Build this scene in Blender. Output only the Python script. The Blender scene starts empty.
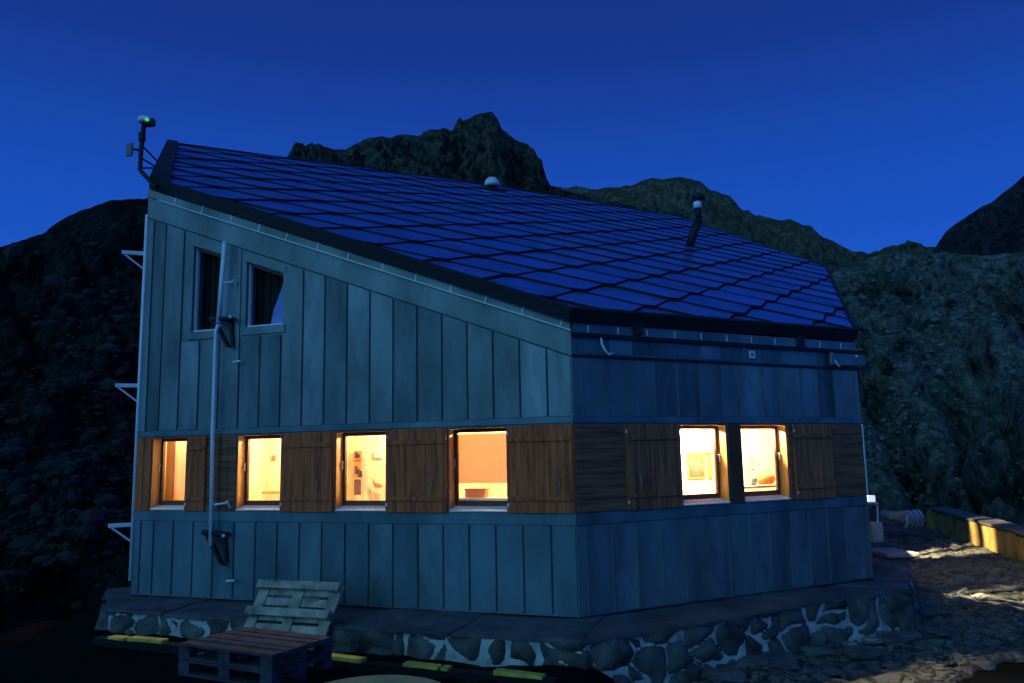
import bpy, bmesh, math, random
import numpy as np
from mathutils import Vector, Matrix, noise
random.seed(7)
S=bpy.context.scene; COL=S.collection
rad=math.radians
V=lambda *a: Vector(a)
# ------------------------------------------------------------------ camera
PITCH,ROLL,FPX=rad(8.08),rad(-1.13),800.0
cp,sp=math.cos(PITCH),math.sin(PITCH); cr,sr=math.cos(ROLL),math.sin(ROLL)
FW=V(0,cp,sp); _u=V(0,-sp,cp); _x=V(1,0,0)
RX=_x*cr+_u*sr; UP=_u*cr-_x*sr
cd=bpy.data.cameras.new('camera'); cam=bpy.data.objects.new('camera',cd); COL.objects.link(cam)
cd.sensor_width=36; cd.lens=36*FPX/1024; cd.clip_end=5000; cd.clip_start=.05
m=Matrix.Identity(4)
for i in range(3): m[i][0]=RX[i]; m[i][1]=UP[i]; m[i][2]=-FW[i]
cam.matrix_world=m; S.camera=cam
def ray(x,y): return FW*FPX+RX*(x-512)+UP*(341.5-y)
def aty(x,y,Y): d=ray(x,y); return d*(Y/d.y)
def atz(x,y,z): d=ray(x,y); return d*(z/d.z)
def onplane(P0,n,x,y): d=ray(x,y); return d*(P0.dot(n)/d.dot(n))
# ------------------------------------------------------------------ materials
def mat(name,base=(.5,.5,.5),rough=.7,metal=0,var=.25,scale=4,col2=None,bump=.2,bscale=None,stretch=(1,1,1),detail=6,fine=0,coat=0):
    m=bpy.data.materials.new(name); m.use_nodes=True; nt=m.node_tree; N=nt.nodes; L=nt.links
    b=N['Principled BSDF']; b.inputs['Roughness'].default_value=rough; b.inputs['Metallic'].default_value=metal
    tc=N.new('ShaderNodeTexCoord'); mp=N.new('ShaderNodeMapping'); mp.inputs['Scale'].default_value=stretch
    L.new(tc.outputs['Object'],mp.inputs['Vector'])
    nz=N.new('ShaderNodeTexNoise'); nz.inputs['Scale'].default_value=scale; nz.inputs['Detail'].default_value=detail
    nz.inputs['Roughness'].default_value=.62
    L.new(mp.outputs[0],nz.inputs['Vector'])
    rp=N.new('ShaderNodeValToRGB'); e=rp.color_ramp.elements
    c2=col2 or tuple(c*(1-var) for c in base); c1=tuple(min(1,c*(1+var)) for c in base)
    e[0].position=.32; e[0].color=(*c2,1); e[1].position=.68; e[1].color=(*c1,1)
    L.new(nz.outputs['Fac'],rp.inputs['Fac']); L.new(rp.outputs[0],b.inputs['Base Color'])
    if bump:
        n2=N.new('ShaderNodeTexNoise'); n2.inputs['Scale'].default_value=bscale or scale*4; n2.inputs['Detail'].default_value=5
        L.new(mp.outputs[0],n2.inputs['Vector'])
        bp=N.new('ShaderNodeBump'); bp.inputs['Strength'].default_value=bump; bp.inputs['Distance'].default_value=.02
        L.new(n2.outputs['Fac'],bp.inputs['Height']); L.new(bp.outputs[0],b.inputs['Normal'])
    return m
M={}
M['zinc']=mat('weathered_zinc',(.165,.215,.215),.45,.3,.45,1.3,bump=.12,bscale=9,stretch=(1,1,.45))
M['zinc_lower']=mat('weathered_zinc_lower',(.115,.19,.215),.45,.3,.42,1.3,bump=.12,bscale=9,stretch=(1,1,.4))
M['zinc_dark']=mat('weathered_zinc_dark',(.115,.16,.17),.5,.3,.5,2.0,bump=.2,bscale=7,stretch=(1,1,.3))
M['zinc_light']=mat('weathered_zinc_light',(.19,.25,.255),.42,.3,.45,2.4,bump=.2,bscale=5,stretch=(1,1,.35))
M['zinc_lower_dark']=mat('weathered_zinc_lower_dark',(.09,.155,.18),.5,.3,.45,2.0,bump=.2,bscale=7,stretch=(1,1,.3))
M['zinc_lower_light']=mat('weathered_zinc_lower_light',(.135,.22,.24),.42,.3,.40,2.4,bump=.2,bscale=5,stretch=(1,1,.35))
M['seam']=mat('seam_shadow_metal',(.05,.06,.07),.7,0,.2,4,bump=0)
M['trim']=mat('pale_metal_trim',(.85,.88,.9),.4,0,.1,6,bump=.05)
M['pipe']=mat('galvanised_pipe',(.88,.92,.95),.4,0,.08,5,bump=.05)
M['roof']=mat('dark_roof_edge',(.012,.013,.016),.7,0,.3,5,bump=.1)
M['tile']=mat('painted_metal_tile',(.085,.25,.72),.36,.6,.25,1.6,bump=.22,bscale=5)
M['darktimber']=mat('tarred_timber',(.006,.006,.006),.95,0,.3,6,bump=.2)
M['tile_b']=mat('painted_metal_tile_worn',(.07,.20,.58),.5,.5,.3,2.2,bump=.3,bscale=7)
M['tile_c']=mat('painted_metal_tile_pale',(.11,.25,.66),.30,.6,.25,1.8,bump=.2,bscale=4)
M['black']=mat('black_metal',(.012,.012,.013),.6,.1,.3,6,bump=.05)
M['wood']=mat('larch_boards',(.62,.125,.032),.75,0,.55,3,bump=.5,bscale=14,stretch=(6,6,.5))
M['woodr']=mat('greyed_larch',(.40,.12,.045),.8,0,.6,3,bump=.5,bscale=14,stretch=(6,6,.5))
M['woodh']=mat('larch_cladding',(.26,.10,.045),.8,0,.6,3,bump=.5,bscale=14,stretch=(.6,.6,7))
M['reveal']=mat('varnished_pine_jamb',(.80,.34,.07),.5,0,.3,4,bump=.2,stretch=(5,5,.6))
M['pine']=mat('pine_panelling',(.82,.68,.45),.6,0,.22,2.2,bump=.15,stretch=(4,4,.5))
M['pineor']=mat('orange_pine',(.62,.24,.05),.55,0,.25,3,bump=.15,stretch=(4,4,.5))
M['frame']=mat('dark_window_frame',(.13,.05,.02),.6,0,.3,6,bump=.1)
M['white']=mat('white_paint',(.8,.8,.78),.5,0,.08,5,bump=.03)
M['palletwood']=mat('grey_pallet_wood',(.40,.36,.27),.85,0,.55,5,bump=.5,bscale=20)
M['palletdark']=mat('dark_pallet_wood',(.045,.045,.06),.85,0,.6,5,bump=.5,bscale=20)  # much darker, bluish tone for the stacked pallets
M['slab']=mat('weathered_ledge_slab',(.085,.09,.10),.85,0,.5,2.3,bump=.8,bscale=9)
M['cloth']=mat('dark_curtain',(.012,.009,.007),.9,0,.4,8,bump=.2,stretch=(6,6,.3))
M['skywedge']=mat('painted_sky_light',(.25,.34,.80),.9,0,.15,6,bump=.2)
M['blind']=mat('pleated_blind',(.93,.62,.44),.8,0,.12,4,bump=.1)
M['paper']=mat('paper',(.55,.54,.48),.8,0,.05,8,bump=0)
M['ink']=mat('ink',(.02,.02,.02),.8,0,.1,8,bump=0)
M['timber']=mat('window_light_yellow',(.60,.50,.08),.85,0,.35,5,bump=.4)  # yellow of window light, put into the colour of the plinth bars
M['parapet']=mat('ochre_stone_wall',(.40,.27,.07),.85,0,.6,1.4,bump=.8,bscale=5)
M['rock']=mat('grey_rock',(.09,.095,.10),.9,0,.5,2.5,bump=.9,bscale=8)
M['palerock']=mat('pale_rock',(.26,.26,.25),.9,0,.4,2.5,bump=.7,bscale=8)
M['tabletop']=mat('pale_table_top',(.30,.40,.18),.6,0,.15,5,bump=.1)
M['orange']=mat('orange_wicker',(.60,.16,.03),.7,0,.4,20,bump=.5)
M['leaf']=mat('leaf',(.06,.12,.03),.6,0,.4,8,bump=.2)
M['bottle']=mat('dark_glass_bottle',(.05,.03,.02),.2,0,.3,8,bump=0)
M['sketch']=mat('grey_sketch',(.10,.10,.08),.8,0,.1,8,bump=0)
M['barrel']=mat('blue_grey_barrel',(.20,.26,.32),.6,.2,.25,6,bump=.2)
M['concrete']=mat('pale_concrete',(.34,.38,.38),.85,0,.2,3,bump=.3)
def glassmat(ior=1.3):
    m=bpy.data.materials.new('window_glass'); m.use_nodes=True; nt=m.node_tree; N=nt.nodes; L=nt.links
    for n in list(N): N.remove(n)
    o=N.new('ShaderNodeOutputMaterial'); t=N.new('ShaderNodeBsdfTransparent'); g=N.new('ShaderNodeBsdfGlossy'); g.inputs['Roughness'].default_value=.02
    fr=N.new('ShaderNodeFresnel'); fr.inputs['IOR'].default_value=ior; mx=N.new('ShaderNodeMixShader')
    L.new(fr.outputs[0],mx.inputs[0]); L.new(t.outputs[0],mx.inputs[1]); L.new(g.outputs[0],mx.inputs[2]); L.new(mx.outputs[0],o.inputs[0]); return m
M['glass']=glassmat(); M['glass_dark']=glassmat(1.08)
def emit(name,c,s):
    m=bpy.data.materials.new(name); m.use_nodes=True; b=m.node_tree.nodes['Principled BSDF']
    b.inputs['Base Color'].default_value=(*c,1); b.inputs['Emission Color'].default_value=(*c,1); b.inputs['Emission Strength'].default_value=s; return m
M['green']=emit('green_lamp',(.05,.6,.25),.9)
M['bulb']=emit('warm_bulb',(1,.8,.5),6)
M['stonework']=mat('plinth_stone',(.085,.09,.08),.85,0,.8,2.4,bump=.8,bscale=14)
M['mortar']=mat('lime_mortar',(.46,.50,.48),.9,0,.4,5,bump=.6,bscale=25)
def terrain_mat(name,grass,rock,dark,scale,slope_lo=.45,slope_hi=.8,bdist=1.0):
    m=bpy.data.materials.new(name); m.use_nodes=True; nt=m.node_tree; N=nt.nodes; L=nt.links; b=N['Principled BSDF']; b.inputs['Roughness'].default_value=.95
    b.inputs['Specular IOR Level'].default_value=.1
    tc=N.new('ShaderNodeTexCoord'); nz=N.new('ShaderNodeTexNoise'); nz.inputs['Scale'].default_value=scale; nz.inputs['Detail'].default_value=10; nz.inputs['Roughness'].default_value=.68
    L.new(tc.outputs['Object'],nz.inputs['Vector'])
    n2=N.new('ShaderNodeTexNoise'); n2.inputs['Scale'].default_value=max(scale*9,.2); n2.inputs['Detail'].default_value=12; n2.inputs['Roughness'].default_value=.78
    L.new(tc.outputs['Object'],n2.inputs['Vector'])
    g=N.new('ShaderNodeNewGeometry'); s=N.new('ShaderNodeSeparateXYZ'); L.new(g.outputs['Normal'],s.inputs[0])
    ma=N.new('ShaderNodeMath'); ma.operation='MULTIPLY_ADD'; ma.inputs[1].default_value=-1.1; ma.inputs[2].default_value=.55; L.new(nz.outputs['Fac'],ma.inputs[0])
    ab=N.new('ShaderNodeMath'); ab.operation='ADD'; L.new(s.outputs['Z'],ab.inputs[0]); L.new(ma.outputs[0],ab.inputs[1])
    mr=N.new('ShaderNodeMapRange'); mr.inputs['From Min'].default_value=slope_lo; mr.inputs['From Max'].default_value=slope_hi; L.new(ab.outputs[0],mr.inputs['Value'])
    rr=N.new('ShaderNodeValToRGB'); e=rr.color_ramp.elements; e[0].position=.38; e[0].color=(*dark,1); e[1].position=.62; e[1].color=(*rock,1); L.new(n2.outputs['Fac'],rr.inputs['Fac'])
    gr=N.new('ShaderNodeValToRGB'); e=gr.color_ramp.elements; e[0].position=.35; e[0].color=tuple(c*.45 for c in grass)+(1,); e[1].position=.65; e[1].color=(*grass,1); L.new(n2.outputs['Fac'],gr.inputs['Fac'])
    mx=N.new('ShaderNodeMixRGB'); L.new(mr.outputs[0],mx.inputs[0]); L.new(rr.outputs[0],mx.inputs[1]); L.new(gr.outputs[0],mx.inputs[2]); L.new(mx.outputs[0],b.inputs['Base Color'])
    bp=N.new('ShaderNodeBump'); bp.inputs['Strength'].default_value=1; bp.inputs['Distance'].default_value=bdist*1.6; L.new(n2.outputs['Fac'],bp.inputs['Height']); L.new(bp.outputs[0],b.inputs['Normal'])
    return m
M['mt_far']=terrain_mat('far_ridge_ground',(.15,.16,.08),(.30,.30,.21),(.05,.05,.04),.02,bdist=3)
M['mt_peak']=terrain_mat('peak_rock',(.05,.055,.03),(.24,.25,.18),(.006,.006,.006),.03,.6,.95,bdist=3)
M['mt_slope']=terrain_mat('scree_slope_ground',(.17,.26,.15),(.52,.58,.54),(.012,.02,.016),.011,.4,.8,bdist=4)
M['mt_right']=terrain_mat('right_rock',(.03,.035,.035),(.09,.09,.11),(.01,.01,.014),.03,.6,.95,bdist=2)
M['mt_left']=terrain_mat('left_hillside_ground',(.018,.022,.014),(.075,.085,.08),(.003,.004,.004),.09,.5,.9,bdist=1)
M['screerock']=mat('scree_rock',(.15,.18,.18),.95,0,.5,.5,bump=.4,bscale=2)
M['hillrock']=mat('hill_rock',(.017,.020,.020),.95,0,.6,.5,bump=.6,bscale=3)
M['gravel']=mat('gravel_stone',(.14,.14,.13),.9,0,.5,5,bump=.4)
M['ground']=terrain_mat('dark_turf',(.006,.008,.005),(.010,.010,.009),(.003,.003,.003),.8,.5,.9,bdist=.05)
def pathmat():
    m=bpy.data.materials.new('rubble_paving'); m.use_nodes=True; nt=m.node_tree; N=nt.nodes; L=nt.links; b=N['Principled BSDF']; b.inputs['Roughness'].default_value=.9
    tc=N.new('ShaderNodeTexCoord'); nz=N.new('ShaderNodeTexNoise'); nz.inputs['Scale'].default_value=3; nz.inputs['Detail'].default_value=8; nz.inputs['Roughness'].default_value=.7; L.new(tc.outputs['Object'],nz.inputs['Vector'])
    mx=N.new('ShaderNodeVectorMath'); mx.operation='MULTIPLY_ADD'; mx.inputs[1].default_value=(.5,.5,.5); L.new(nz.outputs['Color'],mx.inputs[0]); L.new(tc.outputs['Object'],mx.inputs[2])
    v=N.new('ShaderNodeTexVoronoi'); v.feature='DISTANCE_TO_EDGE'; v.inputs['Scale'].default_value=3.6; L.new(mx.outputs[0],v.inputs['Vector'])
    r1=N.new('ShaderNodeMapRange'); r1.inputs['From Max'].default_value=.07; L.new(v.outputs['Distance'],r1.inputs['Value'])
    rp=N.new('ShaderNodeValToRGB'); e=rp.color_ramp.elements; e[0].position=.3; e[0].color=(.025,.03,.03,1); e[1].position=.7; e[1].color=(.20,.20,.17,1); L.new(nz.outputs['Fac'],rp.inputs['Fac'])
    mc=N.new('ShaderNodeMixRGB'); mc.blend_type='MULTIPLY'; mc.inputs[0].default_value=.55; L.new(rp.outputs[0],mc.inputs[1]); L.new(r1.outputs[0],mc.inputs[2]); L.new(mc.outputs[0],b.inputs['Base Color'])
    bp=N.new('ShaderNodeBump'); bp.inputs['Strength'].default_value=.9; bp.inputs['Distance'].default_value=.06
    ad=N.new('ShaderNodeMath'); ad.operation='MULTIPLY_ADD'; ad.inputs[1].default_value=.8; L.new(nz.outputs['Fac'],ad.inputs[0]); L.new(r1.outputs[0],ad.inputs[2]); L.new(ad.outputs[0],bp.inputs['Height']); L.new(bp.outputs[0],b.inputs['Normal'])
    return m
M['path']=pathmat()
# ------------------------------------------------------------------ mesh helpers
SPLIT={'jamb','hinge','window_surround','strip_clip','bolt','pipe_clip','stay','bottle','shelf','figure_strokes_','hoop','blossom','latch','seam_rib_','flashing_'}
class MB:
    def __init__(s): s.bm=bmesh.new()
    def poly(s,top,bot):                     # closed prism from two matching loops
        a=[s.bm.verts.new(p) for p in top]; b=[s.bm.verts.new(p) for p in bot]; n=len(a)
        s.bm.faces.new(a); s.bm.faces.new(b[::-1])
        for i in range(n): s.bm.faces.new([a[i],b[i],b[(i+1)%n],a[(i+1)%n]])
        return s
    def box(s,c,x,y,z,sx,sy,sz):             # centre, axes, full sizes
        c=Vector(c); q=[]
        for dz in(-.5,.5):
            q.append([c+x*(sx*i)+y*(sy*j)+z*(sz*dz) for i,j in((-.5,-.5),(.5,-.5),(.5,.5),(-.5,.5))])
        return s.poly(q[1],q[0])
    def abox(s,x0,x1,y0,y1,z0,z1): return s.box(((x0+x1)/2,(y0+y1)/2,(z0+z1)/2),V(1,0,0),V(0,1,0),V(0,0,1),x1-x0,y1-y0,z1-z0)
    def tube(s,pts,r,n=10,r2=None):
        pts=[Vector(p) for p in pts]; rings=[]
        for i,p in enumerate(pts):
            d=(pts[min(i+1,len(pts)-1)]-pts[max(i-1,0)]).normalized()
            a=d.cross(V(0,0,1) if abs(d.z)<.9 else V(1,0,0)).normalized(); b=d.cross(a)
            rr=r if r2 is None else r+(r2-r)*i/(len(pts)-1)
            rings.append([s.bm.verts.new(p+a*(rr*math.cos(t*2*math.pi/n))+b*(rr*math.sin(t*2*math.pi/n))) for t in range(n)])
        for i in range(len(rings)-1):
            for t in range(n): s.bm.faces.new([rings[i][t],rings[i][(t+1)%n],rings[i+1][(t+1)%n],rings[i+1][t]])
        s.bm.faces.new(rings[0][::-1]); s.bm.faces.new(rings[-1]); return s
    def lathe(s,c,prof,n=20):                # prof [(r,z)]
        c=Vector(c); rings=[]
        for r,z in prof: rings.append([s.bm.verts.new(c+V(r*math.cos(t*2*math.pi/n),r*math.sin(t*2*math.pi/n),z)) for t in range(n)])
        for i in range(len(rings)-1):
            for t in range(n): s.bm.faces.new([rings[i][t],rings[i][(t+1)%n],rings[i+1][(t+1)%n],rings[i+1][t]])
        s.bm.faces.new(rings[0][::-1]); s.bm.faces.new(rings[-1]); return s
    def blob(s,c,r,sq=(1,1,1),seed=0,rough=.35,sub=3):
        c=Vector(c); g=bmesh.ops.create_icosphere(s.bm,subdivisions=sub,radius=1)
        for v in g['verts']:
            p=v.co.copy(); k=1+rough*noise.fractal(p*1.3+V(seed*7.1,seed,3),1,2,4)
            # facet the blob a little so it reads as broken stone
            q=p*k; q.x=math.copysign(min(abs(q.x),.82),q.x); q.z=math.copysign(min(abs(q.z),.72),q.z)
            v.co=c+V(q.x*r*sq[0],q.y*r*sq[1],q.z*r*sq[2])
        return s
    def build(s,name,mt,parent=None,bevel=0,smooth=False):
        if name in SPLIT and parent is not None:
            left=set(s.bm.verts); comps=[]
            while left:
                st=[left.pop()]; c=list(st)
                while st:
                    v=st.pop()
                    for e in v.link_edges:
                        w_=e.other_vert(v)
                        if w_ in left: left.remove(w_); st.append(w_); c.append(w_)
                comps.append(c)
            if 1<len(comps)<=100:
                s.bm.verts.index_update(); out=None
                for c in sorted(comps,key=lambda c:min(v.index for v in c)):
                    m=MB(); mp={v:m.bm.verts.new(v.co) for v in sorted(c,key=lambda v:v.index)}
                    for f in {f for v in c for f in v.link_faces}: m.bm.faces.new([mp[v] for v in f.verts])
                    r=m._build(name,mt,parent,bevel,smooth); out=out or r
                return out
        return s._build(name,mt,parent,bevel,smooth)
    def _build(s,name,mt,parent=None,bevel=0,smooth=False):
        bmesh.ops.recalc_face_normals(s.bm,faces=s.bm.faces)
        me=bpy.data.meshes.new(name); s.bm.to_mesh(me); s.bm.free()
        o=bpy.data.objects.new(name,me); COL.objects.link(o); me.materials.append(mt)
        if smooth:
            for p in me.polygons: p.use_smooth=True
        if bevel:
            b=o.modifiers.new('bevel','BEVEL'); b.width=bevel; b.segments=2; b.limit_method='ANGLE'
        if parent is not None:
            o.parent=parent; o.matrix_parent_inverse=Matrix.Translation(-world_loc(parent))
        return o
LOCS={}
def world_loc(o): return LOCS.get(o.name,V(0,0,0))
def thing(name,label,cat,loc,group=None):
    o=bpy.data.objects.new(name,None); COL.objects.link(o); o.location=loc; LOCS[o.name]=Vector(loc); o.empty_display_size=.2
    return tag(o,label,cat,group)
def tag(o,label=None,cat=None,group=None,kind=None):
    if label:o['label']=label
    if cat:o['category']=cat
    if group:o['group']=group
    if kind:o['kind']=kind
    return o
# ------------------------------------------------------------------ hut frame
C0=V(.75,10,0); aL,aR=rad(70.1),rad(61.5)
wL=V(-math.sin(aL),math.cos(aL),0); wR=V(math.sin(aR),math.cos(aR),0); Z=V(0,0,1)
nL=V(-wL.y,wL.x,0); nL=nL if nL.y<0 else -nL
nR=V(-wR.y,wR.x,0); nR=nR if nR.y<0 else -nR
WN={'L':(wL,nL),'R':(wR,nR)}
LEN={'L':6.93,'R':5.28}
def P(w,u,z,o=0): a,n=WN[w]; return C0+a*u+n*o+Z*z
def wpoly(mb,w,pts,o0,o1): return mb.poly([P(w,u,z,o1) for u,z in pts],[P(w,u,z,o0) for u,z in pts])
def wbox(mb,w,u0,u1,z0,z1,o0,o1): return wpoly(mb,w,[(u0,z0),(u1,z0),(u1,z1),(u0,z1)],o0,o1)
BASE=-1.95
SOF=lambda u:1.654+.3858*u            # underside of roof along the left wall
LOWT=lambda u:1.225+.382*u            # lower trim line
hut=thing('mountain_hut','zinc clad mountain hut with lit windows and wooden shutters on a stone base','hut',(C0.x,C0.y,BASE))
H=hut
# --- plan
Lp=C0+wL*6.95; Rp=C0+wR*5.3
Pp=[C0,Rp,V(7.75,19.7,0),V(6.2,21.6,0),V(-.3,21.0,0),V(-7.05,15.7,0),Lp]
A=C0+Z*1.654; B=C0+wL*6.926+Z*4.326
rn=(B-A).cross(wR).normalized(); rn=rn if rn.z>0 else -rn
A2=A+rn*.16; re=rn.cross(wR); re=re if re.z>0 else -re
def roofz(x,y,P0=A): return P0.z-(rn.x*(x-P0.x)+rn.y*(y-P0.y))/rn.z
def RP(a,u,h=0): return A2+wR*a+re*u+rn*h
# --- walls -----------------------------------------------------------------
T=-.22
OPL=[(5.93,6.64),(4.26,5.07),(2.58,3.42),(.86,1.71)]
OPR=[(1.62,2.50),(2.77,3.66)]
ZB0,ZB1=-.70,.37
UW=[(5.44,6.00),(4.33,5.00)]; UWZ=1.95
UWT=[lambda u:3.30-.36*(6.0-u), lambda u:2.95-.37*(5.0-u)]
mb=MB()
wbox(mb,'L',0.0,6.93,BASE,ZB0,T,0)
prev=0.0
for a,b in sorted(OPL): wbox(mb,'L',prev,a,ZB0,ZB1,T,0); prev=b
wbox(mb,'L',prev,6.93,ZB0,ZB1,T,0)
wbox(mb,'L',0,6.93,ZB1,1.3,T,0)
wpoly(mb,'L',[(0,1.3),(4.33,1.3),(4.33,SOF(4.33)),(0,SOF(0))],T,0)
wbox(mb,'L',4.33,6.93,1.3,UWZ,T,0)
wpoly(mb,'L',[(5.0,UWZ),(5.44,UWZ),(5.44,SOF(5.44)),(5.0,SOF(5.0))],T,0)
wpoly(mb,'L',[(6.0,UWZ),(6.93,UWZ),(6.93,SOF(6.93)),(6.0,SOF(6.0))],T,0)
for (a,b),f in zip(UW,UWT): wpoly(mb,'L',[(a,f(a)),(b,f(b)),(b,SOF(b)),(a,SOF(a))],T,0)
mb.build('wall',M['zinc'],H)
mb=MB()
wbox(mb,'R',0.0,5.28,BASE,ZB0,T,-.001); prev=0.0
for a,b in OPR: wbox(mb,'R',prev,a,ZB0,ZB1,T,-.001); prev=b
wbox(mb,'R',prev,5.28,ZB0,ZB1,T,-.001); wbox(mb,'R',0,5.28,ZB1,1.64,T,-.001)
mb.build('wall',M['zinc_lower'],H)
# back walls (seen only from other places), with openings on the right-hand return
def backwall(p,q,ops,name='wall'):
    mb=MB(); d=(q-p); L=d.length; d.normalize(); n=V(d.y,-d.x,0)    # outward
    def seg(a,b,z0,z1a,z1b): 
        mb.poly([p+d*a+Z*z0,p+d*b+Z*z0,p+d*b+Z*z1b,p+d*a+Z*z1a],[p+d*a+Z*z0-n*.22,p+d*b+Z*z0-n*.22,p+d*b+Z*z1b-n*.22,p+d*a+Z*z1a-n*.22])
    top=lambda a:roofz((p+d*a).x,(p+d*a).y)-.02
    prev=0
    for a,b in ops:
        seg(prev,a,BASE,top(prev),top(a)); seg(a,b,BASE,-.62,-.62); seg(a,b,.34,top(a),top(b)); prev=b
    seg(prev,L,BASE,top(prev),top(L))
    return mb.build(name,M['zinc'],H)
BR_OPS=[(1.5,1.85),(4.2,4.6),(5.8,6.4)]
backwall(Pp[1],Pp[2],BR_OPS); backwall(Pp[2],Pp[3],[]); backwall(Pp[3],Pp[4],[]); backwall(Pp[4],Pp[5],[]); backwall(Pp[5],Pp[6],[(2.2,3.0)])
# --- zinc panels
def panels(w,seams,z0,z1f,skip=None,mt='zinc',gap=.011,h=.012,dep='panel_cladding'):
    mb=MB()
    for a,b in zip(seams[:-1],seams[1:]):
        tf=z1f
        z1a,z1b=(tf(a),tf(b))
        if skip:
            s=skip((a+b)/2)
            if s: z1a=z1b=s
        k=random.uniform(-.003,.003)
        # slightly tilted so each sheet laps its neighbour
        lo=[P(w,a+gap,z0,h+.006+k),P(w,b-gap,z0,h-.004+k),P(w,b-gap,z1b,h-.004+k),P(w,a+gap,z1a,h+.006+k)]
        bk=[P(w,a+gap,z0,.001),P(w,b-gap,z0,.001),P(w,b-gap,z1b,.001),P(w,a+gap,z1a,.001)]
        nf=len(mb.bm.faces); mb.poly(lo,bk); mb.bm.faces.ensure_lookup_table(); k3=random.choice((0,0,1,2))
        for f in mb.bm.faces[nf:]: f.material_index=k3
    o=mb.build(dep,M[mt],H,bevel=.004); o.data.materials.append(M[mt+'_dark']); o.data.materials.append(M[mt+'_light']); return o
sL=[.006,.33]+[.33+.3655*i for i in range(1,18)]+[6.79,6.93]; sL=[s for i,s in enumerate(sL) if i==0 or s-sL[i-1]>.05]
def skipf(u):
    if 4.3<u<5.1 or 5.35<u<6.08: return 1.80
panels('L',sL,BASE+.02,lambda u:-.875,mt='zinc_lower'); panels('L',sL,.47,lambda u:LOWT(u)-.02,skipf)
sR=[.006]+[.13+.385*i for i in range(0,14)]; sR=[s for s in sR if s<5.2]+[5.28]
panels('R',sR,BASE+.02,lambda u:-.875,mt='zinc',gap=.004,h=.006); panels('R',sR,.47,lambda u:1.2,mt='zinc',gap=.004,h=.006)
panels('R',[s+.05 for s in sR[:-1]]+[5.28],1.27,lambda u:1.46,mt='zinc_lower',gap=.006,h=.006)
# dark seams behind the gaps
for w,ss in(('L',sL),('R',sR)):
    mb=MB()
    for s in ss[1:-1]:
        t=.008 if w=='L' else .002
        wbox(mb,w,s-t,s+t,BASE+.02,-.88,.0005,.003)
        if w=='L':
            top=skipf(s+.01) or skipf(s-.01) or LOWT(s)-.02
            wbox(mb,w,s-t,s+t,.47,top,.0005,.003)
    mb.build('seam',M['seam'] if w=='L' else M['zinc'],H)
mb=MB()      # fine raised ribs on the right wall
for s in sR[1:-1]: wbox(mb,'R',s-.006,s+.006,BASE+.02,-.88,.002,.022); wbox(mb,'R',s-.006,s+.006,.47,1.2,.002,.022)
mb.build('seam_rib',M['zinc'],H)
# --- horizontal flashings
mb=MB(); wbox(mb,'L',.0,6.93,-.865,-.73,.001,.022); wbox(mb,'L',.0,6.93,.385,.46,.001,.03); mb.build('flashing',M['zinc_lower'],H,bevel=.004)
mb=MB(); wbox(mb,'R',.0,5.28,-.865,-.73,.001,.022); wbox(mb,'R',.0,5.28,.385,.46,.001,.03); mb.build('flashing',M['zinc_lower'],H,bevel=.004)
# rake fascia on the left wall
mb=MB(); wpoly(mb,'L',[(0,LOWT(0)),(6.93,LOWT(6.93)),(6.93,SOF(6.93)-.14),(0,SOF(0)-.125)],.001,.018); mb.build('fascia_band',M['zinc'],H)
mb=MB(); wpoly(mb,'L',[(0,LOWT(0)-.018),(6.93,LOWT(6.93)-.018),(6.93,LOWT(6.93)-.001),(0,LOWT(0)-.001)],.001,.006); mb.build('seam',M['seam'],H)
mb=MB(); wpoly(mb,'L',[(0,SOF(0)-.10),(6.93,SOF(6.93)-.115),(6.93,SOF(6.93)),(0,SOF(0))],.001,.05); mb.build('fascia_strip',M['zinc'],H)
mb=MB(); wpoly(mb,'L',[(-.01,SOF(0)-.122),(6.7,SOF(6.7)-.135),(6.7,SOF(6.7)-.117),(-.01,SOF(0)-.102)],.02,.062); mb.build('drip_edge',M['white'],H)
mb=MB()
for i in range(13):
    u=.09+i*.52+random.uniform(-.03,.03)
    if u<6.8: wpoly(mb,'L',[(u,SOF(u)-.11),(u+.018,SOF(u)-.11),(u-.012,SOF(u)-.005),(u-.03,SOF(u)-.005)],.051,.058)
mb.build('strip_clip',M['trim'],H)
# right eave strips
mb=MB(); wbox(mb,'R',0,5.28,1.52,1.645,.0,.04); mb.build('fascia_strip',M['zinc_lower'],H)
mb=MB(); wbox(mb,'R',-.0,5.28,1.468,1.512,.0,.06); mb.build('gutter',M['black'],H)
mb=MB(); wbox(mb,'R',-.0,5.42,1.215,1.245,.0,.035); mb.build('drip_edge',M['black'],H)
mb=MB()
for i in range(11): u=.22+i*.47; wbox(mb,'R',u,u+.014,1.53,1.62,.041,.047)
mb.build('strip_clip',M['pipe'],H)
for u in(.93,3.95):
    mb=MB(); wbox(mb,'R',u,u+.14,1.53,1.68,.045,.09); mb.build('gutter_hanger',M['black'],H,bevel=.01)
mb=MB(); wbox(mb,'R',3.0,3.12,1.31,1.42,.02,.03); o=mb.build('number_plate',M['white'],H,bevel=.003)
mb=MB(); wbox(mb,'R',3.035,3.085,1.34,1.39,.0305,.033); mb.build('plate_mark',M['barrel'],o)
for u in(.42,4.7):
    mb=MB(); p=[P('R',u,1.46,.05),P('R',u-.01,1.38,.08),P('R',u+.02,1.30,.1),P('R',u+.09,1.25,.09),P('R',u+.16,1.27,.06)]
    mb.tube(p,.014); o=mb.build('hook',M['pipe'],H)
mb=MB(); mb.blob(P('R',5.2,1.42,.09),.028,sub=2,rough=0); mb.build('eave_cap',M['trim'],H)
mb=MB(); wbox(mb,'R',4.62,5.4,1.26,1.45,.04,.10); mb.build('junction_box',M['zinc_lower'],H,bevel=.02)
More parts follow.
